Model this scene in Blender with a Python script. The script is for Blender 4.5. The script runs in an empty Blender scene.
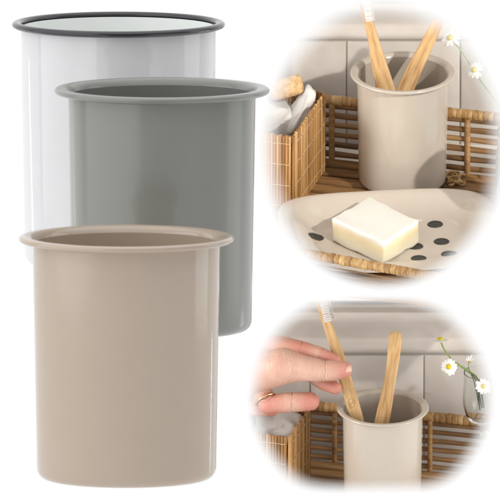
import bpy, bmesh, math, random
from math import sin, cos, pi, radians, sqrt
from mathutils import Vector, Matrix, noise
from mathutils.geometry import tessellate_polygon
random.seed(7)
sc = bpy.context.scene
COL = sc.collection

# ------------------------------------------------------------------ camera
E0 = radians(6.25)
DC = 8.0
WPP = 0.00042                       # metres per photo pixel (of 500) at the beige cup
F = Vector((0, cos(E0), -sin(E0))); U = Vector((0, sin(E0), cos(E0))); R = Vector((1, 0, 0))
CAM = Vector((0, 0, 0.13)) - F * DC
camd = bpy.data.cameras.new('camera'); cam = bpy.data.objects.new('camera', camd); COL.objects.link(cam)
camd.sensor_width = 36; camd.lens = 36 * DC / (500 * WPP); camd.clip_start = 0.5; camd.clip_end = 60
cam.location = CAM; cam.rotation_euler = (pi / 2 - E0, 0, 0)
sc.camera = cam
def wpp(d): return WPP * d / DC
def P(px, py, d): return CAM + F * d + R * ((px - 250) * wpp(d)) + U * ((250 - py) * wpp(d))
def frame_at(px, py, d, e):
    """a set of axes (x right, y away, z up) seen from elevation e, in photo pixels"""
    X = R; Y = F * cos(e) + U * sin(e); Z = U * cos(e) - F * sin(e)
    s = wpp(d); o = P(px, py, d)
    m = Matrix(((X.x * s, Y.x * s, Z.x * s, o.x), (X.y * s, Y.y * s, Z.y * s, o.y), (X.z * s, Y.z * s, Z.z * s, o.z), (0, 0, 0, 1)))
    return m

# ------------------------------------------------------------------ materials
def mat(name):
    m = bpy.data.materials.new(name); m.use_nodes = True
    return m, m.node_tree.nodes, m.node_tree.links, m.node_tree.nodes['Principled BSDF']
def tex_noise(n, l, scale, stretch=(1, 1, 1), detail=4, rough=.55, rot=(0,0,0)):
    tc = n.new('ShaderNodeTexCoord'); mp = n.new('ShaderNodeMapping'); mp.inputs['Scale'].default_value = stretch
    mp.inputs['Rotation'].default_value = rot
    t = n.new('ShaderNodeTexNoise'); t.inputs['Scale'].default_value = scale; t.inputs['Detail'].default_value = detail
    t.inputs['Roughness'].default_value = rough
    l.new(tc.outputs['Object'], mp.inputs['Vector']); l.new(mp.outputs['Vector'], t.inputs['Vector'])
    return t
def ramp(n, l, fac, stops):
    r = n.new('ShaderNodeValToRGB'); l.new(fac, r.inputs['Fac'])
    e = r.color_ramp.elements
    while len(e) < len(stops): e.new(.5)
    for k, (p, c) in enumerate(stops): e[k].position = p; e[k].color = (*c, 1)
    return r
def bump(n, l, b, h, strength, dist):
    k = n.new('ShaderNodeBump'); k.inputs['Strength'].default_value = strength; k.inputs['Distance'].default_value = dist
    l.new(h, k.inputs['Height']); l.new(k.outputs['Normal'], b.inputs['Normal'])
def enamel(name, c, rough=.09, vary=.012, coat=.0, orange=.025):
    m, n, l, b = mat(name)
    t = tex_noise(n, l, .05, detail=5)
    r = ramp(n, l, t.outputs['Fac'], [(.3, [x * (1 - vary) for x in c]), (.7, [min(1, x * (1 + vary)) for x in c])])
    l.new(r.outputs['Color'], b.inputs['Base Color'])
    b.inputs['Roughness'].default_value = rough; b.inputs['Coat Weight'].default_value = coat; b.inputs['Specular IOR Level'].default_value = .75
    t2 = tex_noise(n, l, .055, detail=2)
    bump(n, l, b, t2.outputs['Fac'], orange, .0012)
    return m
def grainy(name, stops, scale, stretch, rough=.5, bumps=.3, bd=.0003, var=0.0, spec=.4, detail=5, rot=(0,0,0)):
    m, n, l, b = mat(name)
    t = tex_noise(n, l, scale, stretch, detail=detail, rot=rot)
    fac = t.outputs['Fac']
    if var:
        a = n.new('ShaderNodeAttribute'); a.attribute_name = 'var'
        mm = n.new('ShaderNodeMath'); mm.operation = 'MULTIPLY_ADD'; l.new(a.outputs['Fac'], mm.inputs[0])
        mm.inputs[1].default_value = var; l.new(fac, mm.inputs[2])
        m2 = n.new('ShaderNodeMath'); m2.operation = 'SUBTRACT'; l.new(mm.outputs[0], m2.inputs[0]); m2.inputs[1].default_value = var / 2
        fac2 = m2.outputs[0]
    else: fac2 = fac
    r = ramp(n, l, fac2, stops)
    l.new(r.outputs['Color'], b.inputs['Base Color'])
    b.inputs['Roughness'].default_value = rough; b.inputs['Specular IOR Level'].default_value = spec
    if bumps: bump(n, l, b, fac, bumps, bd)
    return m
M = {}
M['tan'] = enamel('beige_enamel', (.458, .368, .288))
M['grey'] = enamel('grey_enamel', (.222, .226, .205), rough=.2)
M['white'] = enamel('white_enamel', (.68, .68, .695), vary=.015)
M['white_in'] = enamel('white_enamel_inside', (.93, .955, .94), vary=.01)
M['black'] = enamel('black_enamel', (.018, .018, .024), rough=.12)
M['cream'] = enamel('cream_enamel', (.50, .44, .37), rough=.12)
M['dish'] = enamel('dish_enamel', (.52, .455, .385), rough=.12, orange=.08)
M['hole'] = grainy('painted_hole_shade', [(.3, (.02, .02, .018)), (.7, (.05, .045, .04))], .2, (1, 1, 1))  # dark colour painted for the shade inside the dish's holes
M['bamboo'] = grainy('bamboo_wood', [(.28, (.34, .18, .065)), (.45, (.52, .32, .14)), (.7, (.68, .47, .24))], .12, (1.6, 1.6, .22), bumps=.15)
M['strip'] = grainy('bamboo_strip', [(.2, (.21, .095, .027)), (.5, (.43, .225, .072)), (.8, (.62, .38, .155))], .35, (1, 1, .05), bumps=.2, var=.5, rough=.45)
M['slat'] = grainy('brown_slat', [(.2, (.15, .075, .026)), (.5, (.33, .18, .07)), (.8, (.50, .31, .14))], .30, (.06, 1, 1), bumps=.3, var=.4, rough=.5)
M['rod'] = grainy('dark_rod', [(.2, (.10, .05, .02)), (.5, (.23, .125, .05)), (.8, (.40, .24, .105))], .3, (.1, 1, 1), bumps=.2, var=.4, rough=.5)
M['rattan'] = grainy('rattan_wrap', [(.2, (.26, .14, .05)), (.5, (.43, .255, .10)), (.8, (.62, .42, .20))], .35, (1, .4, .4), bumps=.3, var=.4)
M['thread'] = grainy('pale_thread', [(.3, (.5, .35, .19)), (.7, (.62, .47, .30))], .5, (1, 1, 1))
M['cloth'] = grainy('white_cloth', [(.3, (.72, .70, .67)), (.7, (.80, .79, .77))], 1.4, (1, 1, 1), rough=.95, bumps=.9, bd=.0004, spec=.1)
M['linen'] = grainy('cream_cloth', [(.3, (.66, .61, .55)), (.7, (.76, .72, .66))], .6, (1, 1, 1), rough=.95, bumps=.5, bd=.0004, spec=.1)
M['tile'] = grainy('glazed_tile', [(.3, (.47, .43, .39)), (.7, (.54, .495, .455))], .02, (1, 1, 1), rough=.14, bumps=.5, bd=.004, spec=.5, detail=2)
M['grout'] = grainy('grout', [(.3, (.36, .33, .29)), (.7, (.42, .385, .35))], .4, (1, 1, 1), rough=.9)
M['gold'], _n, _l, _b = mat('gold'); _b.inputs['Base Color'].default_value = (.9, .62, .28, 1); _b.inputs['Metallic'].default_value = 1; _b.inputs['Roughness'].default_value = .2
M['petal'] = grainy('petal', [(.3, (.82, .82, .78)), (.7, (.9, .9, .86))], .5, (1, 1, 1), rough=.7, bumps=0)
M['pollen'] = grainy('yellow_disc', [(.3, (.50, .38, .02)), (.7, (.78, .62, .05))], 1.2, (1, 1, 1), rough=.8, bumps=.6)
M['stem'] = grainy('green_stem', [(.3, (.16, .24, .06)), (.7, (.28, .36, .12))], .3, (1, 1, 1), rough=.6, bumps=0)
M['bristle'] = grainy('bristles', [(.3, (.60, .56, .52)), (.7, (.74, .71, .68))], 1.2, (1, 1, .2), rough=.8, var=.3, bumps=0)
# soap: creamy, slightly translucent, marbled with a yellower band
m, n, l, b = mat('soap'); M['soap'] = m
t = tex_noise(n, l, .035, (1, 1, 2.2), detail=5)
tc = n.new('ShaderNodeTexCoord'); sp = n.new('ShaderNodeSeparateXYZ'); l.new(tc.outputs['Object'], sp.inputs[0])
zr = n.new('ShaderNodeMapRange'); zr.inputs['From Min'].default_value = 0; zr.inputs['From Max'].default_value = 36
l.new(sp.outputs['Z'], zr.inputs['Value'])
ad = n.new('ShaderNodeMath'); ad.operation = 'MULTIPLY_ADD'; l.new(t.outputs['Fac'], ad.inputs[0]); ad.inputs[1].default_value = .25; l.new(zr.outputs[0], ad.inputs[2])
r = ramp(n, l, ad.outputs[0], [(.12, (0.752, 0.714, 0.602)), (.34, (0.752, 0.677, 0.508)), (.52, (0.752, 0.63, 0.395)), (.66, (0.752, 0.658, 0.47))])
e = r.color_ramp.elements.new(.76); e.color = (.77, .75, .69, 1)
l.new(r.outputs['Color'], b.inputs['Base Color'])
b.inputs['Roughness'].default_value = .38; b.inputs['Subsurface Weight'].default_value = .35; b.inputs['Subsurface Radius'].default_value = (.006, .004, .002); b.inputs['Subsurface Scale'].default_value = .15
bump(n, l, b, tex_noise(n, l, .25, detail=5).outputs['Fac'], .25, .0006)
# skin
m, n, l, b = mat('skin'); M['skin'] = m
t = tex_noise(n, l, .06, detail=6)
a = n.new('ShaderNodeAttribute'); a.attribute_name = 'var'
mm = n.new('ShaderNodeMath'); mm.operation = 'MULTIPLY_ADD'; l.new(t.outputs['Fac'], mm.inputs[0]); mm.inputs[1].default_value = .9; l.new(a.outputs['Fac'], mm.inputs[2])
r = ramp(n, l, mm.outputs[0], [(.15, (.70, .50, .40)), (.34, (.67, .43, .335)), (.5, (.62, .37, .285)), (1.05, (.57, .24, .185))])
l.new(r.outputs['Color'], b.inputs['Base Color'])
b.inputs['Roughness'].default_value = .5; b.inputs['Subsurface Weight'].default_value = .25; b.inputs['Subsurface Radius'].default_value = (.006, .0025, .0015); b.inputs['Subsurface Scale'].default_value = .4
w1 = tex_noise(n, l, .34, (1, .22, .22), detail=5); w2 = tex_noise(n, l, .8, detail=4)
ms = n.new('ShaderNodeMath'); ms.operation = 'MULTIPLY_ADD'; l.new(w2.outputs['Fac'], ms.inputs[0]); ms.inputs[1].default_value = .35; l.new(w1.outputs['Fac'], ms.inputs[2])
bump(n, l, b, ms.outputs[0], .42, .001)
m, n, l, b = mat('nail'); M['nail'] = m
b.inputs['Base Color'].default_value = (.72, .45, .37, 1); b.inputs['Roughness'].default_value = .28
m, n, l, b = mat('clear_glass'); M['glass'] = m
b.inputs['Base Color'].default_value = (.95, .97, .96, 1); b.inputs['Roughness'].default_value = .02; b.inputs['Transmission Weight'].default_value = 1; b.inputs['IOR'].default_value = 1.22
def glow(name, s, c=(1, 1, 1)):
    m = bpy.data.materials.new(name); m.use_nodes = True; nn = m.node_tree.nodes; nn.clear()
    o = nn.new('ShaderNodeOutputMaterial'); e = nn.new('ShaderNodeEmission'); e.inputs['Strength'].default_value = s; e.inputs['Color'].default_value = (*c, 1)
    m.node_tree.links.new(e.outputs[0], o.inputs['Surface']); return m, e, o
M['glow'], _, _ = glow('self_glowing_white', 1.02)  # added glow keeps board, table and plinths pure white without shade
m, e, o = glow('self_glowing_white_fading', 1.02); M['soft'] = m  # the same added glow, fading to clear around the openings
nn, l = m.node_tree.nodes, m.node_tree.links
tr = nn.new('ShaderNodeBsdfTransparent'); mx = nn.new('ShaderNodeMixShader'); at = nn.new('ShaderNodeAttribute'); at.attribute_name = 'fade'
l.new(at.outputs['Fac'], mx.inputs['Fac']); l.new(tr.outputs[0], mx.inputs[1]); l.new(e.outputs[0], mx.inputs[2]); l.new(mx.outputs[0], o.inputs['Surface'])
M['back'] = grainy('white_board', [(.3, (.74, .72, .70)), (.7, (.78, .76, .74))], .2, (1, 1, 1), rough=.9, bumps=0)

# ------------------------------------------------------------------ mesh builder
class MB:
    def __init__(s): s.v = []; s.f = []; s.var = []
    def add(s, v, f, var=None):
        o = len(s.v); s.v += [Vector(x) for x in v]; s.f += [[i + o for i in q] for q in f]
        x = random.random() if var is None else var
        s.var += [x] * len(f)
    def box(s, c, size, rz=0, bev=0, var=None):
        hx, hy, hz = [a / 2 for a in size]; b = min(bev, hx * .9, hy * .9, hz * .9)
        rot = Matrix.Rotation(rz, 3, 'Z'); c = Vector(c)
        if b <= 0:
            v = [(x, y, z) for x in (-hx, hx) for y in (-hy, hy) for z in (-hz, hz)]
            f = [(0, 1, 3, 2), (4, 6, 7, 5), (0, 4, 5, 1), (2, 3, 7, 6), (0, 2, 6, 4), (1, 5, 7, 3)]
            s.add([rot @ Vector(p) + c for p in v], f, var); return
        bm = bmesh.new(); bmesh.ops.create_cube(bm, size=1)
        for q in bm.verts: q.co = Vector((q.co.x * 2 * hx, q.co.y * 2 * hy, q.co.z * 2 * hz))
        bmesh.ops.bevel(bm, geom=bm.edges[:], offset=b, segments=2, profile=.5, affect='EDGES')
        bm.verts.index_update()
        s.add([rot @ q.co + c for q in bm.verts], [[w.index for w in q.verts] for q in bm.faces], var); bm.free()
    def tube(s, pts, rad, n=8, var=None, cap=True, flat=1, up=None, sq=1.0):
        pts = [Vector(p) for p in pts]
        rs = rad if isinstance(rad, (list, tuple)) else [rad] * len(pts)
        V = []; Fc = []; prev = None
        for i, p in enumerate(pts):
            t = (pts[min(i + 1, len(pts) - 1)] - pts[max(i - 1, 0)]).normalized()
            if prev is None:
                a = Vector(up) if up else (Vector((0, 0, 1)) if abs(t.z) < .9 else Vector((0, 1, 0)))
            else: a = prev
            a = (a - t * a.dot(t)).normalized(); prev = a; bb = t.cross(a)
            for k in range(n):
                th = 2 * pi * k / n
                V.append(p + a * (rs[i] * flat * math.copysign(abs(sin(th)) ** sq, sin(th))) + bb * (rs[i] * math.copysign(abs(cos(th)) ** sq, cos(th))))
        for i in range(len(pts) - 1):
            for k in range(n):
                k2 = (k + 1) % n; Fc.append((i * n + k, i * n + k2, (i + 1) * n + k2, (i + 1) * n + k))
        if cap: Fc.append(tuple(range(n - 1, -1, -1))); Fc.append(tuple((len(pts) - 1) * n + k for k in range(n)))
        s.add(V, Fc, var)
    def lathe(s, prof, n=96, c=(0, 0, 0), closed=False, var=.5):
        c = Vector(c); V = []; Fc = []; m_ = len(prof)
        for (r, z) in prof:
            for k in range(n): V.append(c + Vector((r * cos(2 * pi * k / n), r * sin(2 * pi * k / n), z)))
        for i in range(m_ if closed else m_ - 1):
            j = (i + 1) % m_
            for k in range(n):
                k2 = (k + 1) % n; Fc.append((i * n + k, i * n + k2, j * n + k2, j * n + k))
        s.add(V, Fc, var)
    def build(s, name, material, parent=None, smooth=True, loc=None, rot=None, sub=0):
        me = bpy.data.meshes.new(name); me.from_pydata([tuple(v) for v in s.v], [], s.f); me.update()
        bm = bmesh.new(); bm.from_mesh(me); bmesh.ops.recalc_face_normals(bm, faces=bm.faces[:]); bm.to_mesh(me); bm.free()
        at = me.attributes.new('var', 'FLOAT', 'FACE'); at.data.foreach_set('value', s.var)
        me.materials.append(material)
        o = bpy.data.objects.new(name, me); COL.objects.link(o)
        if parent is not None: o.parent = parent
        if loc is not None: o.location = loc
        if rot is not None: o.rotation_euler = rot
        if smooth:
            me.shade_smooth()
            try: me.set_sharp_from_angle(angle=radians(50))
            except Exception: pass
        if sub:
            q = o.modifiers.new('s', 'SUBSURF'); q.levels = sub; q.render_levels = sub
        return o
def tag(o, label=None, cat=None, group=None, kind=None):
    if label: o['label'] = label
    if cat: o['category'] = cat
    if group: o['group'] = group
    if kind: o['kind'] = kind
    return o
def thing(name, frame, base, label, cat, group=None, rz=0):
    o = bpy.data.objects.new(name, None); COL.objects.link(o); o.empty_display_size = 5
    o.matrix_world = frame @ Matrix.Translation(Vector(base)) @ Matrix.Rotation(rz, 4, 'Z')
    return tag(o, label, cat, group)
def copy_tree(o, parent=None):
    c = o.copy(); COL.objects.link(c)
    if parent is not None: c.parent = parent; c.matrix_parent_inverse = o.matrix_parent_inverse.copy()
    for ch in [x for x in bpy.data.objects if x.parent == o]: copy_tree(ch, c)
    return c

# ------------------------------------------------------------------ cups
def arc(cx, cz, r, a0, a1, n, rz=None):
    rz = rz or r
    return [(cx + r * cos(radians(a0 + (a1 - a0) * k / n)), cz + rz * sin(radians(a0 + (a1 - a0) * k / n))) for k in range(n + 1)]
def make_cup(frame, base, label, body_m, rim_m, in_m=None, thin=False, group='enamel cups shown large on white'):
    """a straight enamel cup 215 px across its rolled rim and 245 px high"""
    root = thing('enamel_cup', frame, base, label, 'cup', group)
    H = 246; rt = 97.7 if thin else 93.6; rb = 94.0 if thin else 89.6
    cr = 14 if thin else 11
    zt = H - (6 if thin else 9)
    outer = [(0, 0), (rb - cr - 1, 0)] + arc(rb - cr, cr, cr, -90, 0, 9)
    outer += [(rb + (rt - rb) * k / 10, cr + (zt - cr) * k / 10) for k in range(1, 11)]
    b = MB(); b.lathe(outer, 160); b.build('body', body_m, root)
    ri = rt - 2.2; rbi = rb - 2.2
    inner = [(ri - .3, zt + .5)] + [(ri + (rbi - ri) * k / 8, zt - (zt - cr - 3) * k / 8) for k in range(1, 8)] + [(rbi, cr + 3)] + arc(rbi - cr, cr + 3, cr, 0, -90, 6)[1:] + [(0, 3)]
    b = MB(); b.lathe(inner, 160); b.build('lining', in_m or body_m, root)
    if thin:
        prof = arc(rt + 3.9, H - 4, 4.9, 0, 360, 20, 3.3)[:-1]
    else:
        # flared lip rolled outwards and back under
        prof = [(ri - .3, zt + .5), (ri + .8, H - 6.4), (ri + 2.6, H - 4.0), (ri + 5.2, H - 2.3), (ri + 8.2, H - 1.7)] + \
               arc(rt + 9.2, H - 4.9, 4.7, 85, -90, 14, 3.3) + [(rt + 6, H - 8.4), (rt + 3, H - 8.6), (rt + .6, H - 9.4), (rt - .2, zt - 1)]
    b = MB(); b.lathe(prof, 160, closed=True); b.build('rim', rim_m, root)
    return root
d_t, d_g, d_w = DC, DC + .105, DC + .215
def cup_frame(px, py, d):
    s = wpp(d); return Matrix.Translation(P(px, py, d)) @ Matrix.Scale(s, 4)
# base centre of each cup on the photo: rim centre y + 241
FT, FG, FW = cup_frame(126.5, 478.5, d_t), cup_frame(162, 330.5, d_g), cup_frame(118.7, 265.5, d_w)
cup_t = make_cup(FT, (0, 0, 0), 'large beige enamel cup with beige rolled rim, empty, standing in front of the grey cup', M['tan'], M['tan'])
cup_g = make_cup(FG, (0, 0, 0), 'large slate grey enamel cup with grey rim, between the beige and the white cup', M['grey'], M['grey'])
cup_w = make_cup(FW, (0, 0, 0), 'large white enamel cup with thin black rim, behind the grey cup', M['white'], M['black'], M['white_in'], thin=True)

# ------------------------------------------------------------------ added self-glowing white display: plinths, table, backdrop with two soft-edged openings
YW = P(250, 250, DC + .34).y
ZT = P(250, 600, DC + .34).z
def wallpt(px, py, y=None):
    y = YW if y is None else y
    p = P(px, py, DC) - CAM; return CAM + p * ((y - CAM.y) / p.y)
def plinth(fr, r):
    base = fr.translation; s = fr.to_scale().x
    b = MB(); h = base.z - ZT
    prof = [(0, 0), (r * s - .001, 0)] + arc(r * s - .001, -.001, .001, 90, 0, 4) + [(r * s, -h + .0005), (0, -h + .0005)]
    b.lathe(prof, 96); o = b.build('plinth', M['glow'], loc=(base.x, base.y, base.z - .0002))
    return tag(o, 'added round white plinth made to glow, carrying an enamel cup', 'plinth', kind='structure')  # added plinth; its glow leaves no contact shade under the cup
plinth(FT, 80); plinth(FG, 80); plinth(FW, 80)
b = MB(); b.box((0, YW - .6, ZT - .02), (3.0, 3.2, .04)); tag(b.build('tabletop', M['glow']), 'added white tabletop made to glow under the display', 'tabletop', kind='structure')  # added table, glowing by itself so it stays white

N = 160
def opening(cx, cy, fn):
    ring = []
    for k in range(N):
        th = 2 * pi * k / N; ux, uy = cos(th), sin(th)
        r0, r1 = fn(ux, uy); ring.append((ux, uy, r0, r1))
    return cx, cy, ring
def op_one(ux, uy):
    a = 113.5; bb = 138 if uy < 0 else 137
    r = 1 / sqrt((ux / a) ** 2 + (uy / bb) ** 2)
    hw = 15 if uy < .6 else 15 - 6 * (uy - .6) / .4
    return r - hw, r + hw
def op_two(ux, uy):
    def lim(v): return v
    big = 1e9
    def r_for(rc, left, right, top, bot):
        c = [rc + 7 * abs(ux) ** 4]
        if ux < 0: c.append(left / -ux)
        if ux > 0: c.append(right / ux)
        if uy < 0: c.append(top / -uy)
        if uy > 0: c.append(bot / uy)
        # smooth minimum
        p = 18; return sum(x ** -p for x in c) ** (-1 / p)
    return r_for(98, 130, 130, 91, 80), r_for(120.5, 150, 150, 104.5, 98)
OPS = [opening(384, 147, op_one), opening(371, 398, op_two)]
PX0, PX1, PY0, PY1 = -900, 540, -500, 598
OUT = ((PX0, PY0), (PX1, PY0), (PX1, 292), (1250, 292), (1250, PY1), (PX0, PY1))  # lower right step added to screen a fill lamp from the cups
def wall_sheet(y, grow, name, material):
    outer = [wallpt(a, c, y) for a, c in OUT]
    loops = [outer]
    for cx, cy, ring in OPS:
        loops.append([wallpt(cx + ux * (r1 + grow), cy + uy * (r1 + grow), y) for ux, uy, r0, r1 in ring])
    tris = tessellate_polygon([[Vector((p.x, p.z, 0)) for p in lp] for lp in loops])
    v = [p for lp in loops for p in lp]
    b = MB(); b.add(v, [list(t) for t in tris], .5); return b
wb = wall_sheet(YW, 0, 'backdrop', M['glow'])
nv = len(wb.v)
# edge thickness
y2 = YW + .004
o1 = [wallpt(a, c, YW) for a, c in OUT]
o2 = [Vector((p.x, p.y + .004, p.z)) for p in o1]
wb.add(o1 + o2, [(k, (k + 1) % 6, (k + 1) % 6 + 6, k + 6) for k in range(6)])
backdrop = wb.build('backdrop', M['glow'], smooth=False)
tag(backdrop, 'added white board made to glow, with two soft-edged openings behind the cups', 'backdrop', kind='structure')  # added board; it glows by itself, nothing lights it from behind
bk = wall_sheet(y2, 0.3, 'backdrop_back', M['back']); bo = bk.build('backing', M['back'], backdrop, smooth=False)  # added unseen sheet holding the board's glow off the still lifes
lt = wallpt(0, -70); b = MB(); b.box((-.10, YW + .35, lt.z), (.44, .68, .006)); b.build('light_block_top', M['back'], backdrop, smooth=False)  # unseen panel added to block light from above the still lifes
b = MB(); b.box((-.323, YW + .35, (lt.z + ZT) / 2 - .002), (.006, .68, lt.z - ZT - .006)); b.build('light_block_side', M['back'], backdrop, smooth=False)  # unseen side panel, added to block light too
for q, (cx, cy, ring) in enumerate(OPS):
    NS = 12; v = []; fade = []; f = []
    for j in range(NS + 1):
        t = j / NS
        for ux, uy, r0, r1 in ring:
            rr = r0 + (r1 - r0) * t; v.append(wallpt(cx + ux * rr, cy + uy * rr)); fade.append(t * t * (3 - 2 * t))
    for j in range(NS):
        for k in range(N):
            k2 = (k + 1) % N; f.append((j * N + k, j * N + k2, (j + 1) * N + k2, (j + 1) * N + k))
    me = bpy.data.meshes.new('soft_edge'); me.from_pydata([tuple(p) for p in v], [], f); me.update()
    at = me.attributes.new('fade', 'FLOAT', 'POINT'); at.data.foreach_set('value', fade)
    me.materials.append(M['soft']); o = bpy.data.objects.new('soft_edge', me); COL.objects.link(o); o.parent = backdrop  # added ring where the board's glow fades out

# ------------------------------------------------------------------ bathroom still lifes behind the openings
def small_cup(frame, base, k, label, group):
    c = copy_tree(cup_t); c.matrix_world = frame @ Matrix.Translation(Vector(base)) @ Matrix.Scale(k, 4)
    for ch in [x for x in bpy.data.objects if x.parent == c]:
        ch.data = ch.data.copy(); ch.data.materials[0] = M['cream']
    return tag(c, label, 'cup', group)

def tile_wall(frame, y, z_line, grout_x, x0, x1, ztop, label, tw=114, mould=44, seam=60):
    root = thing('tiled_wall', frame, (0, y, 0), label, 'wall')
    root['kind'] = 'structure'
    b = MB(); b.box(((x0 + x1) / 2, 2.0, ztop / 2 - 20), (x1 - x0, 8, ztop + 40)); b.build('grout', M['grout'], root, smooth=False)
    g = 1.3
    first = True; k0 = math.floor((x0 - grout_x) / tw); k = k0
    xs = []
    while grout_x + k * tw < x1: xs.append(grout_x + k * tw); k += 1
    for x in xs:
        for zb, zt_ in ((z_line - 170, z_line),):
            b = MB(); b.box((tw / 2, 0, (zt_ - zb) / 2), (tw - g, 7, zt_ - zb - g), bev=1.2); b.build('tile', M['tile'], root, loc=(x, random.uniform(-.25, .25), zb), rot=(radians(random.uniform(-.08, .08)), 0, radians(random.uniform(-.14, .14))))
    # moulded border course: half-round bead, cove and shoulder
    prof = [(2, 0), (-4.5, .5), (-7.5, 3), (-8.5, 6.5), (-7.5, 10), (-5, 12.5), (-3.2, 15), (-3.4, 18), (-6.5, mould * .55), (-11, mould * .75), (-13, mould * .88), (-11, mould * .97), (2, mould)]
    tw2 = tw * 1.9; k = math.floor((x0 - grout_x) / tw2)
    while grout_x + k * tw2 < x1:
        xa = grout_x + k * tw2 + g / 2 + seam; xb = xa + tw2 - g; b = MB()
        v = [(xx, a, z_line + g + c) for xx in (xa, xb) for a, c in prof]; n_ = len(prof)
        b.add(v, [(i, (i + 1) % n_, (i + 1) % n_ + n_, i + n_) for i in range(n_)] + [tuple(range(n_)), tuple(range(2 * n_ - 1, n_ - 1, -1))])
        o = b.build('moulding', M['tile'], root); k += 1
    zz = z_line + mould + 2 * g
    b = MB(); b.box(((x0 + x1) / 2, 1, (zz + ztop) / 2), (x1 - x0, 6, ztop - zz), bev=2); b.build('upper_tile', M['tile'], root)
    return root

def rods_panel(mb, x0, x1, zs, r, y=0, wob=.5):
    for z in zs:
        xs = [x0 + (x1 - x0) * k / 14 for k in range(15)]
        mb.tube([(x, y + random.uniform(-wob, wob) * .4, z + random.uniform(-wob, wob) * .6) for x in xs], [r * random.uniform(.85, 1.1) for _ in xs], 8)
def wrapped(mb, p0, p1, r, pitch):
    """rod wound with split cane"""
    p0, p1 = Vector(p0), Vector(p1); L = (p1 - p0).length; n_ = int(L / pitch)
    for k in range(n_):
        a = p0.lerp(p1, (k + .02) / n_); c = p0.lerp(p1, (k + 1.0) / n_); q = r * random.uniform(.95, 1.05)
        off = Vector((0, random.uniform(-.3, .3), random.uniform(-.3, .3)))
        mb.tube([a.lerp(c, t) + off for t in (0, .12, .35, .65, .88, 1)], [q * .90, q * .98, q, q, q * .98, q * .90], 12)

def bamboo_box(frame, base, rz, W, D, H, label, pitch=3.1):
    root = thing('bamboo_box', frame, base, label, 'basket', rz=rz)
    # origin: near right corner; extends left (-x) and back (+y)
    def side(p0, p1):
        b = MB(); th = MB(); p0, p1 = Vector(p0), Vector(p1); L = (p1 - p0).length; n_ = int(L / pitch); t = (p1 - p0) / L
        for k in range(n_):
            p = p0 + t * pitch * (k + .5); h = H + random.uniform(-.8, .8)
            j = Vector((t.y, -t.x, 0)) * random.uniform(-.3, .3)
            b.tube([(p.x + j.x, p.y + j.y, 0), (p.x + j.x, p.y + j.y, h * .5), (p.x + j.x, p.y + j.y, h)], pitch * .48 * random.uniform(.9, 1.08), 7)
        o = b.build('side_panel', M['strip'], root)
        nrm = Vector((t.y, -t.x, 0))
        for z in (H * .10, H * .36, H * .63, H * .90):
            th.tube([p0 + t * pitch * (k + .5) * 1.0 + nrm * (pitch * (.62 if k % 2 else .35)) + Vector((0, 0, z + random.uniform(-.25, .25))) for k in range(n_)], .42, 6)
        th.build('stitching', M['thread'], o)
    side((-W, 0, 0), (0, 0, 0)); side((0, 0, 0), (0, D, 0)); side((0, D, 0), (-W, D, 0)); side((-W, D, 0), (-W, 0, 0))
    b = MB(); b.box((-W / 2, D / 2, 2), (W - 2, D - 2, 3)); b.build('bottom', M['strip'], root, smooth=False)
    return root

def crumpled(name, frame, base, size, label, seed, mtl, cat='cloth', rot=(0, 0, 0), amp=.32, folds=5, group=None):
    """a folded soft cloth: a closed, deeply creased pad"""
    bm = bmesh.new(); bmesh.ops.create_icosphere(bm, subdivisions=5, radius=1)
    for q in bm.verts:
        p = q.co.copy(); s_ = Vector(size)
        c = Vector([math.copysign(abs(a) ** .7, a) for a in p])
        n1 = noise.noise(p * 1.3 + Vector((seed, 0, 0)))
        fold = (sin(p.x * folds + n1 * 3.5 + seed) * .5 + .5) ** .8 * .6 + (sin(p.z * folds * .6 + p.x * 2 + n1 * 3) * .5 + .5) * .3
        k = 1 + amp * (fold - .5) + .02 * noise.noise(p * 7)
        q.co = Vector((c.x * s_.x * k, c.y * s_.y * k, c.z * s_.z * k))
    bm.verts.index_update()
    mb = MB(); mb.add([q.co.copy() for q in bm.verts], [[w.index for w in q.verts] for q in bm.faces], .5); bm.free()
    o = mb.build(name, mtl)
    o.matrix_world = frame @ Matrix.Translation(Vector(base)) @ (Matrix.Rotation(rot[2], 4, 'Z') @ Matrix.Rotation(rot[1], 4, 'Y') @ Matrix.Rotation(rot[0], 4, 'X'))
    return tag(o, label, cat, group)

def stick(b, pts, widths, thick, nrm):
    """flat stick along pts (local) with widths, rounded section; nrm = face normal"""
    rs = [w / 2 for w in widths]
    b.tube(pts, rs, 28, sq=.45, flat=thick / (sum(rs) / len(rs) * 2) , up=nrm, var=.5)

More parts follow.
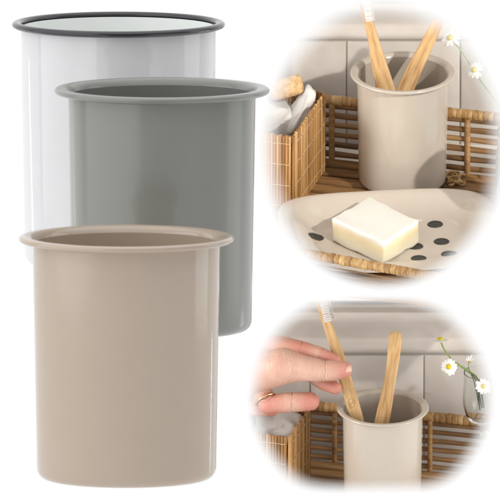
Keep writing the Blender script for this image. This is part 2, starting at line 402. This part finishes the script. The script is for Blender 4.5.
def toothbrush(frame, VV, pts, widths, label, head=None, thick=4.2, group='bamboo toothbrushes'):
    """pts: (px, py, w) from the lower end to the top; VV turns them into the still life's own axes"""
    P_ = [VV(*p) for p in pts]
    # resample smoothly
    def cr(a, b_, c, d, t): return .5 * ((2 * b_) + (-a + c) * t + (2 * a - 5 * b_ + 4 * c - d) * t * t + (-a + 3 * b_ - 3 * c + d) * t ** 3)
    Q = []; Wd = []
    for i in range(len(P_) - 1):
        for k in range(6):
            t = k / 6
            a, b_, c, d = P_[max(i - 1, 0)], P_[i], P_[i + 1], P_[min(i + 2, len(P_) - 1)]
            Q.append(cr(a, b_, c, d, t)); wa = [widths[max(i - 1, 0)], widths[i], widths[i + 1], widths[min(i + 2, len(P_) - 1)]]
            Wd.append(cr(*wa, t))
    Q.append(P_[-1]); Wd.append(widths[-1])
    # rounded ends
    def cap(Q, Wd, at_end):
        a = Q[-1] if at_end else Q[0]; n_ = (Q[-1] - Q[-2]).normalized() if at_end else (Q[0] - Q[1]).normalized(); w = Wd[-1] if at_end else Wd[0]
        ex = [(a + n_ * (w / 2) * sin(pi / 2 * k / 6), max(w * cos(pi / 2 * k / 6), w * .08)) for k in range(1, 7)]
        if at_end: Q += [p for p, _ in ex]; Wd += [q for _, q in ex]
        else: Q[:0] = [p for p, _ in ex[::-1]]; Wd[:0] = [q for _, q in ex[::-1]]
    cap(Q, Wd, True); cap(Q, Wd, False)
    base = Q[0].copy(); nrm = (VV(0, 0, 1) - VV(0, 0, 0)).normalized()
    root = thing('toothbrush', frame, base, label, 'toothbrush', group)
    axis = (Q[-1] - Q[0]).normalized(); side_ = nrm.cross(axis).normalized()
    rotm = Matrix((side_, nrm, axis)).transposed()       # local z along the handle
    inv = rotm.inverted()
    b = MB(); stick(b, [inv @ (q - base) for q in Q], Wd, thick, inv @ nrm)
    hd = b.build('handle', M['bamboo'], root); hd.rotation_euler = rotm.to_euler()
    if head:
        (h0, h1, bw, bl, dirn) = head                     # two ends on the photo, tuft width and length, direction the tufts point
        A, B = VV(*h0), VV(*h1); dirv = (VV(*dirn) - VV(0, 0, 0)).normalized(); ax = (B - A).normalized(); sd = ax.cross(dirv).normalized()
        b = MB(); nr = 15; nc = 4
        for i in range(nr):
            for j in range(nc):
                for q in range(9):
                    o_ = ax * ((A - B).length * (-(i + .5) / nr)) * -1 + sd * (bw * ((j + .5) / nc - .5))
                    a_ = A + o_ + ax * random.uniform(-.8, .8) + sd * random.uniform(-.8, .8)
                    tip = a_ + dirv * bl * random.uniform(.94, 1.04) + ax * random.uniform(-.6, .6) + sd * random.uniform(-.7, .7)
                    b.tube([a_ - base, tip - base], [.5, .36], 5)
        b.build('bristles', M['bristle'], root)
    return root

def chamomile(frame, VV, head, facing, size, stem, label, group='chamomile flowers', droop=.25, npet=15):
    """head (px,py,w); facing (du,dv,dw) in view axes; stem = list of (px,py,w)"""
    c = VV(*head); o0 = VV(0, 0, 0)
    f_ = (VV(facing[0], -facing[1], facing[2]) - VV(0, 0, 0)).normalized()
    foot = VV(*stem[-1])
    root = thing('chamomile', frame, foot, label, 'flower', group)
    zax = f_; xax = zax.orthogonal().normalized(); yax = zax.cross(xax)
    b = MB()
    for k in range(npet):
        th = 2 * pi * (k + random.uniform(-.2, .2)) / npet; rd = xax * cos(th) + yax * sin(th); sd = zax.cross(rd); L = size * random.uniform(.85, 1.1); dr = droop * random.uniform(.4, 1.6)
        V_ = []
        for i, (t, w) in enumerate(((.22, .07), (.45, .15), (.7, .19), (.9, .15), (1.0, .05))):
            ctr = c + rd * (L * t) - zax * (L * dr * t * t) - foot
            V_ += [ctr - sd * (L * w), ctr + zax * (L * .035), ctr + sd * (L * w)]
        fs = [(i * 3 + j, i * 3 + j + 1, i * 3 + j + 4, i * 3 + j + 3) for i in range(4) for j in range(2)]
        b.add(V_, fs, .5)
    b.build('petals', M['petal'], root)
    b = MB(); rot = Matrix((xax, yax, zax)).transposed()
    prof = [(size * .34 * cos(a), size * .30 * sin(a)) for a in [radians(q) for q in (0, 15, 30, 45, 60, 75, 90)]]
    bb = MB(); bb.lathe([(size * .30, -size * .06)] + prof, 24)
    o = bb.build('disc', M['pollen'], root, loc=c - foot, rot=rot.to_euler())
    pts = [c - zax * (size * .05)] + [VV(*s_) for s_ in stem]
    Q = []
    for i in range(len(pts) - 1):
        for k in range(5): Q.append(pts[i].lerp(pts[i + 1], k / 5))
    Q.append(pts[-1])
    for _ in range(3): Q = [Q[0]] + [(Q[i - 1] + Q[i] * 2 + Q[i + 1]) / 4 for i in range(1, len(Q) - 1)] + [Q[-1]]
    b = MB(); b.tube([q - foot for q in Q], size * .085, 6); b.build('stem', M['stem'], root)
    return root
def glass_vase(frame, base, s, label, stem=0):
    root = thing('glass_vase', frame, base, label, 'vase')
    out = [(0, 0), (9, 0), (13.5, 3), (16.5, 9), (18.6, 18), (19.2, 28), (18.6, 40), (18.0, 50), (18.4, 54)]
    inn = [(17.4, 54), (17.0, 50), (17.6, 40), (18.2, 28), (17.6, 18), (15.2, 10), (12, 5), (8, 3.5), (0, 3.5)]
    if stem: out = [(0, 0), (15, 0), (15.5, .8), (8, 2), (2.2, 5), (1.6, 14), (1.6, stem - 8), (2.6, stem - 2)] + [(r_, z_ + stem) for r_, z_ in out[1:]]; inn = [(r_, z_ + stem) for r_, z_ in inn]
    b = MB(); b.lathe([(r * s, z * s) for r, z in out + inn], 64); b.build('bowl', M['glass'], root); return root

def VVmaker(ax, ay, e):
    def VV(px, py, w):
        u = px - ax; v = ay - py
        return Vector((u, v * sin(e) - w * cos(e), v * cos(e) + w * sin(e)))
    def G(px, py, z=0):           # point of the still life at height z seen at that place
        u = px - ax; v = ay - py
        return Vector((u, (v - z * cos(e)) / sin(e), z))
    def VVr(px, py, w): return VV(px, py, w)
    return VV, G
# relative version: VV(0,0,w) differences cancel the anchor

# ======================= upper still life
E1 = radians(24); A1 = (402.5, 181.0)
F1 = frame_at(*A1, DC + .62, E1); V1, G1 = VVmaker(*A1, E1)
K1 = 105 / 215
TH = radians(-15)
# shelf
b = MB(); b.box((-10, -66, -13), (320, 384, 5)); o = b.build('ground', M['linen'], smooth=False); o.matrix_world = F1.copy(); tag(o, 'cream cloth surface under the bamboo tray and soap dish', 'surface', kind='structure')
tile_wall(F1, 118, (181 - 39 - 118 * sin(E1)) / cos(E1), 347 - 402.5, -240, 240, 330, 'warm white tiled wall with moulded border behind the cup with two toothbrushes', seam=-80)
# tray, own axes: x along the slats, y back
tr_o = G1(402.5, 165)
tray = thing('bamboo_tray', F1, tr_o, 'brown bamboo slat tray carrying the cup with two toothbrushes and the bamboo box', 'tray', rz=TH)
b = MB()
for k in range(15):
    y = -8 - k * 21.5
    b.box((0, y, -3.2 + random.uniform(-.3, .3)), (330, 15.6, 6.0), bev=2.8)
b.build('slatted_floor', M['slat'], tray)
b = MB()
for x in (-140, -45, 64, 140): b.box((x, -105, -8), (8, 200, 4.6))
b.build('batten', M['rod'], tray)
b = MB(); rods_panel(b, -165, 165, [4 + 10.6 * k for k in range(6)], 3.2); b.build('back_panel', M['rod'], tray)
for x in (-150, -72, 68, 150):
    b = MB(); b.tube([(x, -3.4, -4), (x, -3.4, 60)], 3.2, 10); b.build('post', M['slat'], tray)
b = MB(); wrapped(b, (-165, 0, 63), (165, 0, 63), 5.2, 5.4); b.build('rail', M['rattan'], tray)
cup_a = small_cup(F1, (0, 0, 0), K1, 'small beige cup holding two bamboo toothbrushes beside the bamboo box, above the soap dish', 'small beige cups in use')
# front rail of the tray, over the soap dish
fr0 = V1(262, 246, 215); fr1 = V1(500, 289, 311)
ti = (Matrix.Translation(tr_o) @ Matrix.Rotation(TH, 4, 'Z')).inverted()
b = MB(); wrapped(b, ti @ fr0, ti @ fr1, 5.0, 6.0); b.build('rail', M['rattan'], tray)
b = MB()
for dz in (10, 17):
    b.tube([ti @ fr0 + Vector((0, 0, -dz)), ti @ fr1 + Vector((0, 0, -dz))], 1.0, 8)
b.build('front_panel', M['rod'], tray)
# box
bx = G1(293, 214)
def yaw_for(pa, pb): d = pb - pa; return math.atan2(d.y, d.x)
bx2 = G1(325, 169); ya = yaw_for(bx, bx2) - pi / 2
bamboo_box(F1, bx, ya, 92, (bx2 - bx).length, 84, 'square box of thin bamboo strips holding white cloths, left of the cup with two toothbrushes')
crumpled('washcloth', F1, V1(272, 122, -6), (26, 20, 22), 'loosely folded white washcloth filling the bamboo box under the wooden brush', 3.1, M['cloth'], group='white cloths in the boxes')
crumpled('washcloth', F1, V1(300, 112, 6), (9, 15, 27), 'narrow rolled white washcloth leaning on the box edge beside the wooden brush', 8.2, M['cloth'], rot=(0, radians(28), radians(10)), amp=.26, folds=4, group='white cloths in the boxes')
# wooden bath brush
br = thing('wooden_brush', F1, V1(286, 88, 10), 'pale wooden brush with rounded back lying on the white cloths in the box', 'brush')
bm_ = MB(); prof_pts = []
for j, (z, s_) in enumerate(((-4.5, .80), (-3.6, .93), (0, 1.0), (3.0, .96), (4.6, .82), (5.2, .5))):
    for k in range(40):
        th = 2 * pi * k / 40; c_, s2 = cos(th), sin(th)
        prof_pts.append((math.copysign(abs(c_) ** .45, c_) * 18 * s_, math.copysign(abs(s2) ** .45, s2) * 10.5 * s_ * (1 + .12 * c_), z * .7))
bm_.add(prof_pts, [(j * 40 + k, j * 40 + (k + 1) % 40, (j + 1) * 40 + (k + 1) % 40, (j + 1) * 40 + k) for j in range(5) for k in range(40)] + [tuple(range(40)), tuple(range(5 * 40, 6 * 40))], .7)
bm_.build('brush_back', M['bamboo'], br, rot=(radians(48), radians(-20), radians(-6)))
b = MB()
for k in range(160):
    x, z = random.uniform(-13, 13), random.uniform(-7, 7); b.tube([(x, z, -4.4), (x + random.uniform(-.6, .6), z + random.uniform(-.6, .6), -11)], .45, 5)
b.build('bristles', M['bristle'], br, rot=(radians(48), radians(-20), radians(-6)))
# toothbrushes
toothbrush(F1, V1, [(391, 108, 55), (384, 84, 60), (377.5, 60, 64), (373, 40, 67), (368.5, 24, 70), (365, 10, 72), (363, 0, 73)], [17, 17.5, 14.5, 11, 9.6, 9, 9],
           'bamboo toothbrush with white bristles up, left one in the cup above the soap', head=((366.5, 22, 72), (362.5, -3, 75), 8, 7.5, (1, -.1, .35)))
toothbrush(F1, V1, [(398, 108, 45), (407.5, 84, 47), (416, 66, 49), (424, 50, 50), (430, 38, 51), (436, 26, 52)], [17, 16.5, 15, 13.5, 12.5, 12], 'bamboo toothbrush handle leaning right in the cup above the soap')
# soap dish: rounded rectangular dish with turned-out rim, six dark drain holes
dc = G1(388, 245); dish = thing('soap_dish', F1, dc, 'beige enamel soap dish with dark drain holes carrying the soap bar', 'soap dish', rz=radians(7))
def superell(th, a, b_, n_=3.2):
    c_, s_ = cos(th), sin(th); return (math.copysign(abs(c_) ** (2 / n_), c_) * a, math.copysign(abs(s_) ** (2 / n_), s_) * b_)
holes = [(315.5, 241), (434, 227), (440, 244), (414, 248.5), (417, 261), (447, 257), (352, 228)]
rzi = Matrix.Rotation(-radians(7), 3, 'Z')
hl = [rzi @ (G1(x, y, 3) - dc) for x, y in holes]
prof = [(.02, 2.2), (.2, 2.2), (.4, 2.3), (.55, 2.5), (.66, 3.2), (.73, 5.8), (.80, 10.5), (.87, 16.5), (.92, 20.2), (.965, 22.2), (1.0, 22.6), (1.028, 21.6), (1.033, 20), (1.0, 19.4), (.95, 18), (.87, 12.5), (.79, 5.5), (.72, 1), (.6, 0), (.1, 0)]
NN = 180; v = []; f = []
for (s_, z) in prof:
    for k in range(NN):
        x, y = superell(2 * pi * k / NN, 105 * s_, 81 * s_, 2.6 + .8 * s_)
        zz = z
        if z > 5: zz += (1.8 * cos(4 * pi * k / NN) - 14 * max(0, -sin(2 * pi * k / NN)) ** 2) * (z - 5) / 16
        v.append((x, y, zz))
for i in range(len(prof) - 1):
    for k in range(NN): f.append((i * NN + k, i * NN + (k + 1) % NN, (i + 1) * NN + (k + 1) % NN, (i + 1) * NN + k))
f.append(tuple(range(NN))); f.append(tuple((len(prof) - 1) * NN + k for k in range(NN)))
b = MB(); b.add([(x, y, z + 3) for x, y, z in v], f, .5); dbody = b.build('dish_body', M['dish'], dish)
def dish_z(x, y):
    for (s0, z0), (s1, z1) in zip(prof[:13], prof[1:14]):
        f_ = lambda q: (abs(x) / (105 * q)) ** (2.6 + .8 * q) + (abs(y) / (81 * q)) ** (2.6 + .8 * q)
        if s1 > s0 and f_(s1) <= 1:
            lo_, hi_ = s0, s1
            for _ in range(20):
                mid = (lo_ + hi_) / 2
                if f_(mid) > 1: lo_ = mid
                else: hi_ = mid
            return z0 + (z1 - z0) * (hi_ - s0) / (s1 - s0)
    return 16
for h in hl:                       # dark rubber grommet with a disc painting the shade of each uncut drain hole
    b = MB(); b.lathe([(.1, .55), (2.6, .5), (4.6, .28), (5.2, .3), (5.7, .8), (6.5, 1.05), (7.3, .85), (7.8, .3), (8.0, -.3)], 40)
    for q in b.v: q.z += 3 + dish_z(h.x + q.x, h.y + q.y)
    b.build('drain_hole_disc', M['hole'], dish, loc=(h.x, h.y, 0))
# soap
sc_ = [G1(331, 218, 31), G1(382, 242, 31), G1(418, 220, 31), G1(368, 195.5, 31)]
sc0 = sum(sc_, Vector()) / 4; sb = Vector((sc0.x, sc0.y, 5.6))
bm = bmesh.new(); lo = [bm.verts.new((p.x - sb.x, p.y - sb.y, 0)) for p in sc_]; hi = [bm.verts.new((p.x - sb.x, p.y - sb.y, 25)) for p in sc_]
bm.faces.new(lo[::-1]); bm.faces.new(hi)
for k in range(4): bm.faces.new((lo[k], lo[(k + 1) % 4], hi[(k + 1) % 4], hi[k]))
bmesh.ops.bevel(bm, geom=bm.edges[:], offset=3.4, segments=4, profile=.6, affect='EDGES')
bmesh.ops.subdivide_edges(bm, edges=bm.edges[:], cuts=5, use_grid_fill=True)
bmesh.ops.triangulate(bm, faces=[q for q in bm.faces if len(q.verts) > 4])
for q in bm.verts: q.co += q.normal * 0 + Vector((noise.noise(q.co * .07), noise.noise(q.co * .07 + Vector((9, 0, 0))), noise.noise(q.co * .09 + Vector((0, 9, 0))))) * 1.9
bm.verts.index_update(); b = MB(); b.add([q.co.copy() for q in bm.verts], [[w.index for w in q.verts] for q in bm.faces], .5); bm.free()
o = b.build('soap_bar', M['soap']); o.matrix_world = F1 @ Matrix.Translation(sb); tag(o, 'block of creamy white soap with yellowish sides lying in the soap dish', 'soap')
# raffia tangle right of the cup
b = MB(); rc = G1(455, 182)
for k in range(9):
    rr = random.uniform(4, 7.5); mt = Matrix.Rotation(random.uniform(0, 6), 3, 'Z') @ Matrix.Rotation(random.uniform(.0, .8), 3, 'X'); c0 = Vector((random.uniform(-3, 4), random.uniform(-14, 14), rr * .35 + 1)); ph = random.uniform(0, 6)
    Q = [c0 + mt @ Vector((rr * cos(a_), rr * .8 * sin(a_), 1.0 * sin(3 * a_ + ph))) for a_ in [2 * pi * q / 30 * 1.1 for q in range(31)]]
    for q in Q: q.z = max(q.z, .8)
    b.tube(Q, random.uniform(.8, 1.15), 7)
o = b.build('raffia_twine', M['rattan']); o.matrix_world = F1 @ Matrix.Translation(rc); tag(o, 'small loose coil of raffia twine on the tray right of the cup', 'raffia')
# flowers and vase at the right edge
glass_vase(F1, Vector((130, -130, 0)), 2.05, 'clear glass vase with flowers at the right edge of the upper scene')
chamomile(F1, V1, (450, 38, 30), (-.3, .5, .8), 10, [(462, 52, 20), (482, 84, 8), (512, 120, 0), (520, 160, 60)], 'blurred chamomile flower touching the toothbrush tip above the cup rim', npet=11)
chamomile(F1, V1, (474, 70, 22), (-.4, .3, .8), 9, [(486, 88, 15), (508, 118, 12), (522, 160, 60)], 'lower chamomile flower near the right edge of the upper scene', npet=11)

# ======================= lower still life
E2 = radians(23.5); A2 = (382.5, 502.0)
F2 = frame_at(*A2, DC + .59, E2); V2, G2 = VVmaker(*A2, E2)
K2 = 92 / 215
TH2 = radians(-13)
b = MB(); b.box((-10, -40, -14), (330, 330, 8)); o = b.build('ground', M['linen'], smooth=False); o.matrix_world = F2.copy(); tag(o, 'cream cloth surface under the lower bamboo tray', 'surface', kind='structure')
tile_wall(F2, 128, (502 - 354 - 128 * sin(E2)) / cos(E2), 424.5 - 382.5, -240, 200, 171, 'warm white tiled wall with moulded border behind the hand', mould=50)
to2 = G2(382.5, 466); tray2 = thing('bamboo_tray', F2, to2, 'brown bamboo slat tray around the cup below the hand', 'tray', rz=TH2)
b = MB()
for k in range(11): b.box((0, -8 - k * 20, -3.2 + random.uniform(-.3, .3)), (300, 14.6, 6.0), bev=2.8)
b.build('slatted_floor', M['slat'], tray2)
b = MB(); rods_panel(b, -150, 150, [3 + 9.6 * k for k in range(6)], 2.8); b.build('back_panel', M['rod'], tray2)
for x in (-140, -48, 50, 140):
    b = MB(); b.tube([(x, -3.2, -4), (x, -3.2, 56)], 2.6, 10); b.build('post', M['slat'], tray2)
b = MB(); wrapped(b, (-150, 0, 58), (150, 0, 58), 5.2, 6.0); b.build('rail', M['rattan'], tray2)
cup_b = small_cup(F2, (0, 0, 0), K2, 'small beige cup under the hand, a bamboo toothbrush being lifted out of it', 'small beige cups in use')
bx = G2(289, 510); bx2 = G2(310, 482); ya = yaw_for(bx, bx2) - pi / 2
bamboo_box(F2, bx, ya, 80, (bx2 - bx).length, 80, 'square box of thin bamboo strips with a white cloth, below the hand')
crumpled('washcloth', F2, V2(278, 428, -12), (24, 22, 14), 'folded white washcloth in the bamboo box just below the hand', 5.3, M['cloth'], group='white cloths in the boxes')
held = toothbrush(F2, V2, [(363, 446, 40), (358, 424, 47), (352.5, 404, 53), (345.5, 380, 59), (339, 358, 63), (332, 338, 66), (326.5, 322, 68), (322, 308, 70), (319, 297, 71)],
           [13, 13.2, 13.2, 12.6, 11.6, 9.6, 9, 10, 10], 'bamboo toothbrush with white bristles held upright by the hand', head=((326, 322, 68), (318.5, 294, 71), 8, 8.5, (1, -.28, .55)), thick=4)
toothbrush(F2, V2, [(377, 446, 44), (381, 426, 43), (385.5, 402, 42), (390, 378, 41), (393, 358, 40), (395, 338, 39)], [16, 15.5, 13.5, 11.6, 12.4, 14], 'bamboo toothbrush handle with round tip standing alone in the cup by the hand')
# engraved mark on the held brush: a small leaf outline
me_m, nn_, ll_, bb_ = mat('burnt_engraving'); bb_.inputs['Base Color'].default_value = (.30, .17, .07, 1); bb_.inputs['Roughness'].default_value = .8
b = MB(); hbase = (F2.inverted() @ held.matrix_world).translation
for crv in ([(349 + 3.1 * sin(a), 402 - 4.6 * cos(a)) for a in [2 * pi * k / 20 for k in range(21)]], [(346.5, 408.5), (348.2, 404), (350.6, 399)], [(348.0, 404.4), (346.8, 401.8)], [(349.2, 401.8), (351.6, 402.4)]):
    b.tube([V2(x_ + 2.4, y_ + .5, 53 + 2.15 + (402 - y_) * .3) - hbase for x_, y_ in crv], .28, 6)
b.build('engraved_mark', me_m, held)
glass_vase(F2, G2(482, 486), 1.0, 'clear stemmed glass vase holding chamomile, right of the cup by the hand', stem=70)
chamomile(F2, V2, (440, 339.5, 20), (0, .95, .25), 9.5, [(444, 350, 18), (452, 360, 14), (466, 369, 6), (479, 378, 0), (484, 408, -8)], 'drooping chamomile flower seen from the side, topmost above the vase', droop=.1, npet=13)
chamomile(F2, V2, (448.5, 366.5, 26), (-.15, -.1, 1), 8.6, [(452, 361, 16), (463, 368, 8), (476, 377, 2), (482, 408, -8)], 'open chamomile flower facing forward, left of the vase mouth', npet=14)
chamomile(F2, V2, (483, 386, 34), (.1, .1, 1), 8.0, [(480, 378, 22), (477, 384, 5), (480, 410, -6)], 'chamomile flower in front of the glass vase', npet=12)
chamomile(F2, V2, (469, 362, 2), (.3, .6, .5), 4.5, [(468, 368, 1), (474, 380, -2), (480, 410, -8)], 'small closed chamomile bud above the vase mouth', droop=-.9, npet=9)

# ---- the hand
SEG = []
def seg(chain):
    for a, c in zip(chain, chain[1:]): SEG.append((V2(*a[:3]), a[3], V2(*c[:3]), c[3]))
thumb = [(252, 373, 50, 20), (283, 366, 63, 18.2), (303, 367.8, 71, 13.2), (325, 370.5, 75, 10.6), (334, 370.0, 75.5, 10.4), (343.5, 369.0, 75, 8.6)]
index = [(258, 352, 40, 17), (276, 347, 48, 12.6), (301, 350, 52, 9.6), (320, 355, 55, 8.4), (334, 360.5, 57.5, 6.4)]
middle = [(262, 358, 36, 15), (302, 366, 38, 10), (322, 382, 46, 7.6), (335, 387.5, 54, 6.6)]
ring = [(252, 372, 26, 16), (260, 390, 42, 10.8), (269, 404, 49, 9.8), (290, 402, 52, 10.2), (310, 401, 52, 9.4)]
pinky = [(242, 382, 22, 15), (247, 398, 32, 9.5), (256, 408, 36, 8.0), (272, 409, 36, 7.2)]
for c_ in (thumb, index, middle, ring, pinky): seg(c_)
seg([(120, 392, 40, 27), (190, 384, 40, 25), (236, 370, 42, 27), (262, 360, 44, 18)])
seg([(236, 370, 42, 27), (244, 384, 38, 18), (252, 379, 46, 16)])
seg([(262, 360, 46, 17), (286, 370, 62, 13)])
bm = bmesh.new()
for p, r1, q, r2 in SEG:
    d_ = q - p; L = d_.length; ax = d_.normalized(); xa = ax.orthogonal().normalized(); ya_ = ax.cross(xa); rings = []
    for t in range(0, 7):
        a = pi / 2 * (t / 6 - 1); rings.append((p + ax * (r1 * sin(a)), max(r1 * cos(a), .05)))
    for t in range(1, 6): rings.append((p.lerp(q, t / 6), r1 + (r2 - r1) * t / 6))
    for t in range(0, 7):
        a = pi / 2 * t / 6; rings.append((q + ax * (r2 * sin(a)), max(r2 * cos(a), .05)))
    vs = [[bm.verts.new(c_ + xa * (r_ * cos(2 * pi * k / 24)) + ya_ * (r_ * sin(2 * pi * k / 24))) for k in range(24)] for c_, r_ in rings]
    for i in range(len(vs) - 1):
        for k in range(24): bm.faces.new((vs[i][k], vs[i][(k + 1) % 24], vs[i + 1][(k + 1) % 24], vs[i + 1][k]))
    bm.faces.new(vs[0][::-1]); bm.faces.new(vs[-1])
hb = V2(250, 380, 42)
for q in bm.verts: q.co -= hb
bmesh.ops.recalc_face_normals(bm, faces=bm.faces[:])
me = bpy.data.meshes.new('tmp'); bm.to_mesh(me); bm.free()
tmp = bpy.data.objects.new('tmp', me); COL.objects.link(tmp)
rm = tmp.modifiers.new('r', 'REMESH'); rm.mode = 'VOXEL'; rm.voxel_size = .9; rm.use_smooth_shade = True
sm = tmp.modifiers.new('s', 'SMOOTH'); sm.iterations = 9; sm.factor = .6
dg = bpy.context.evaluated_depsgraph_get(); me2 = bpy.data.meshes.new_from_object(tmp.evaluated_get(dg))
bpy.data.objects.remove(tmp); me2.name = 'person'
# creases at the joints and redder finger tips
joints = [(V2(325, 370, 75) - hb, (V2(345, 370, 75) - V2(325, 370, 75)).normalized(), 13, .7, 4), (V2(290, 370, 70) - hb, Vector((1, .1, -.1)).normalized(), 17, .38, 9),
          (V2(301, 350, 52) - hb, (V2(320, 355, 55) - V2(301, 350, 52)).normalized(), 11, .7, 2.2), (V2(321, 355, 55) - hb, (V2(334, 360, 57) - V2(320, 355, 55)).normalized(), 9, .6, 1.8),
          (V2(292, 401, 56) - hb, Vector((1, 0, 0)), 11, .8, 2.0), (V2(262, 398, 55) - hb, Vector((.5, 0, -1)).normalized(), 14, .8, 5), (V2(318, 386, 46) - hb, Vector((1, 0, 0)), 9, .6, 1.6)]
tips = [V2(344, 370, 75) - hb, V2(334, 360, 57) - hb, V2(334, 388, 54) - hb, V2(311, 401, 56) - hb, V2(276, 408, 44) - hb, V2(300, 350, 52) - hb, V2(270, 404, 50) - hb]
cov = [0.0] * len(me2.vertices); nr_ = [v_.normal.copy() for v_ in me2.vertices]
for i, v_ in enumerate(me2.vertices):
    p = v_.co.copy(); dsp = 0
    for (jc, ja, rad, dep, wid) in joints:
        d_ = p - jc
        if d_.length < rad + wid:
            s_ = d_.dot(ja); fall = max(0, 1 - d_.length / (rad + wid))
            wob = noise.noise(p * .25) * 1.2
            dsp -= 1.5 * dep * (cos((s_ + wob * 1.3) * 2 * pi / (2.4 if wid > 7 else 3.1)) * .5 + .5) ** 3 * math.exp(-(s_ / wid) ** 2) * min(1, fall * 3)
    cov[i] = min(1, max([0] + [1 - (p - t_).length / 20 for t_ in tips])) * 1.0
    v_.co = p + nr_[i] * dsp
at = me2.attributes.new('var', 'FLOAT', 'POINT'); at.data.foreach_set('value', cov)
me2.materials.clear(); me2.materials.append(M['skin']); me2.shade_smooth()
hand = bpy.data.objects.new('person', me2); COL.objects.link(hand); hand.matrix_world = F2 @ Matrix.Translation(hb)
tag(hand, 'pale left-reaching hand with a thin gold ring, thumb and fingers pinching the upright toothbrush', 'person')
hand['label'] = 'bare hand with a thin gold ring, thumb and fingers pinching an upright toothbrush'
# thumb nail
def nail(px, py, w, ang, L, Wd, bulge, tiltx):
    b = MB(); v = []; nu, nv_ = 10, 8
    for i in range(nu + 1):
        for j in range(nv_ + 1):
            s_ = i / nu * 2 - 1; t_ = j / nv_ * 2 - 1
            wx = Wd * (1 - .25 * max(0, s_) ** 2) * (1 - .2 * max(0, -s_) ** 3)
            v.append((s_ * L, t_ * wx, -bulge * t_ * t_ - .6 * s_ * s_))
    fs = [(i * (nv_ + 1) + j, (i + 1) * (nv_ + 1) + j, (i + 1) * (nv_ + 1) + j + 1, i * (nv_ + 1) + j + 1) for i in range(nu) for j in range(nv_)]
    b.add(v, fs, .5); o = b.build('fingernail', M['nail'], hand)
    x_ = (V2(cos(ang), -sin(ang), 0) - V2(0, 0, 0)).normalized(); zz = (V2(0, -tiltx, 1) - V2(0, 0, 0)).normalized(); zz = (zz - x_ * zz.dot(x_)).normalized()
    o.matrix_local = Matrix.Translation(V2(px, py, w) - hb) @ Matrix((x_, zz.cross(x_), zz)).transposed().to_4x4()
    so = o.modifiers.new('t', 'SOLIDIFY'); so.thickness = .8; so.offset = -1
nail(345.5, 366.8, 82.4, radians(2), 5.6, 4.6, 2.2, .55)
# gold ring round the lowest curled finger
rc_ = V2(266, 399.5, 46.5) - hb; rax = (V2(268, 404, 48) - V2(261, 390, 42)).normalized(); xa = rax.orthogonal().normalized(); ya_ = rax.cross(xa)
b = MB(); Q = [rc_ + xa * (11.3 * cos(2 * pi * k / 48)) + ya_ * (11.3 * sin(2 * pi * k / 48)) for k in range(49)]
b.tube(Q, 1.0, 10, cap=False); b.build('ring', M['gold'], hand)

# ------------------------------------------------------------------ light
w = bpy.data.worlds.new('World'); sc.world = w; w.use_nodes = True
wn, wl = w.node_tree.nodes, w.node_tree.links; bg = wn['Background']
tc = wn.new('ShaderNodeTexCoord'); sx = wn.new('ShaderNodeSeparateXYZ'); wl.new(tc.outputs['Generated'], sx.inputs[0])
mr = wn.new('ShaderNodeMapRange'); mr.interpolation_type = 'SMOOTHSTEP'; mr.inputs['From Min'].default_value = .35; mr.inputs['From Max'].default_value = .8
mr.inputs['To Min'].default_value = .40; mr.inputs['To Max'].default_value = 1.02
wl.new(sx.outputs['Y'], mr.inputs['Value']); mu = wn.new('ShaderNodeMapRange'); mu.interpolation_type = 'SMOOTHSTEP'; mu.inputs['From Min'].default_value = .45; mu.inputs['From Max'].default_value = .95
mu.inputs['To Min'].default_value = 0; mu.inputs['To Max'].default_value = 1.1; wl.new(sx.outputs['Z'], mu.inputs['Value'])
sm_ = wn.new('ShaderNodeMath'); sm_.operation = 'ADD'; wl.new(mr.outputs[0], sm_.inputs[0]); wl.new(mu.outputs[0], sm_.inputs[1]); wl.new(sm_.outputs[0], bg.inputs['Strength']); bg.inputs['Color'].default_value = (1, 1, 1, 1)
def area(name, loc, target, sx_, sy_, power, color=(1, 1, 1)):
    ld = bpy.data.lights.new(name, 'AREA'); ld.shape = 'RECTANGLE'; ld.size = sx_; ld.size_y = sy_; ld.energy = power; ld.color = color
    o = bpy.data.objects.new(name, ld); COL.objects.link(o); o.location = loc
    o.rotation_euler = (Vector(target) - Vector(loc)).to_track_quat('-Z', 'Y').to_euler(); return o
cc = P(130, 250, DC + .1)
area('left_softbox', cc + Vector((-1.12, -.47, .2)), cc, 2.15, 1.8, 14)
area('right_strip', cc + Vector((1.1, .25, .15)), cc, .55, 1.4, 2.2)
t2 = P(372, 400, DC + .58)
area('added_fill_lamp', (-.29, YW + .06, t2.z + .07), t2, .16, .2, 1.4, (1, .98, .95))  # fill added behind the board to brighten the lower still life
area('added_fill_lamp_two', (.34, YW + .06, t2.z - .045), t2, .16, .16, 1.3, (1, .98, .95))  # second added fill, from the right, screened from the cups
#area('x', (.34, YW + .03, t2.z + .02), t2, .10, .16, .62, (1, .98, .95))
tg = P(384, 140, DC + .62); lp = Vector((1.08, -.90, tg.z + .60))
ld = bpy.data.lights.new('window_lamp', 'SPOT'); ld.energy = 108; ld.color = (1, .95, .88); ld.shadow_soft_size = .03; ld.spot_size = radians(6.6); ld.spot_blend = .3
lo_ = bpy.data.objects.new('window_lamp', ld); COL.objects.link(lo_); lo_.location = lp; lo_.rotation_euler = (tg - lp).to_track_quat('-Z', 'Y').to_euler()
camd.dof.use_dof = True; camd.dof.focus_distance = DC + .34; camd.dof.aperture_fstop = camd.lens / 1000 / .012

sc.view_settings.view_transform = 'Standard'; sc.view_settings.look = 'None'; sc.view_settings.exposure = 0; sc.view_settings.gamma = 1
sc.render.engine = 'CYCLES'; sc.cycles.use_denoising = True; sc.cycles.max_bounces = 8; sc.cycles.transparent_max_bounces = 12
sc.cycles.caustics_reflective = False; sc.cycles.caustics_refractive = False
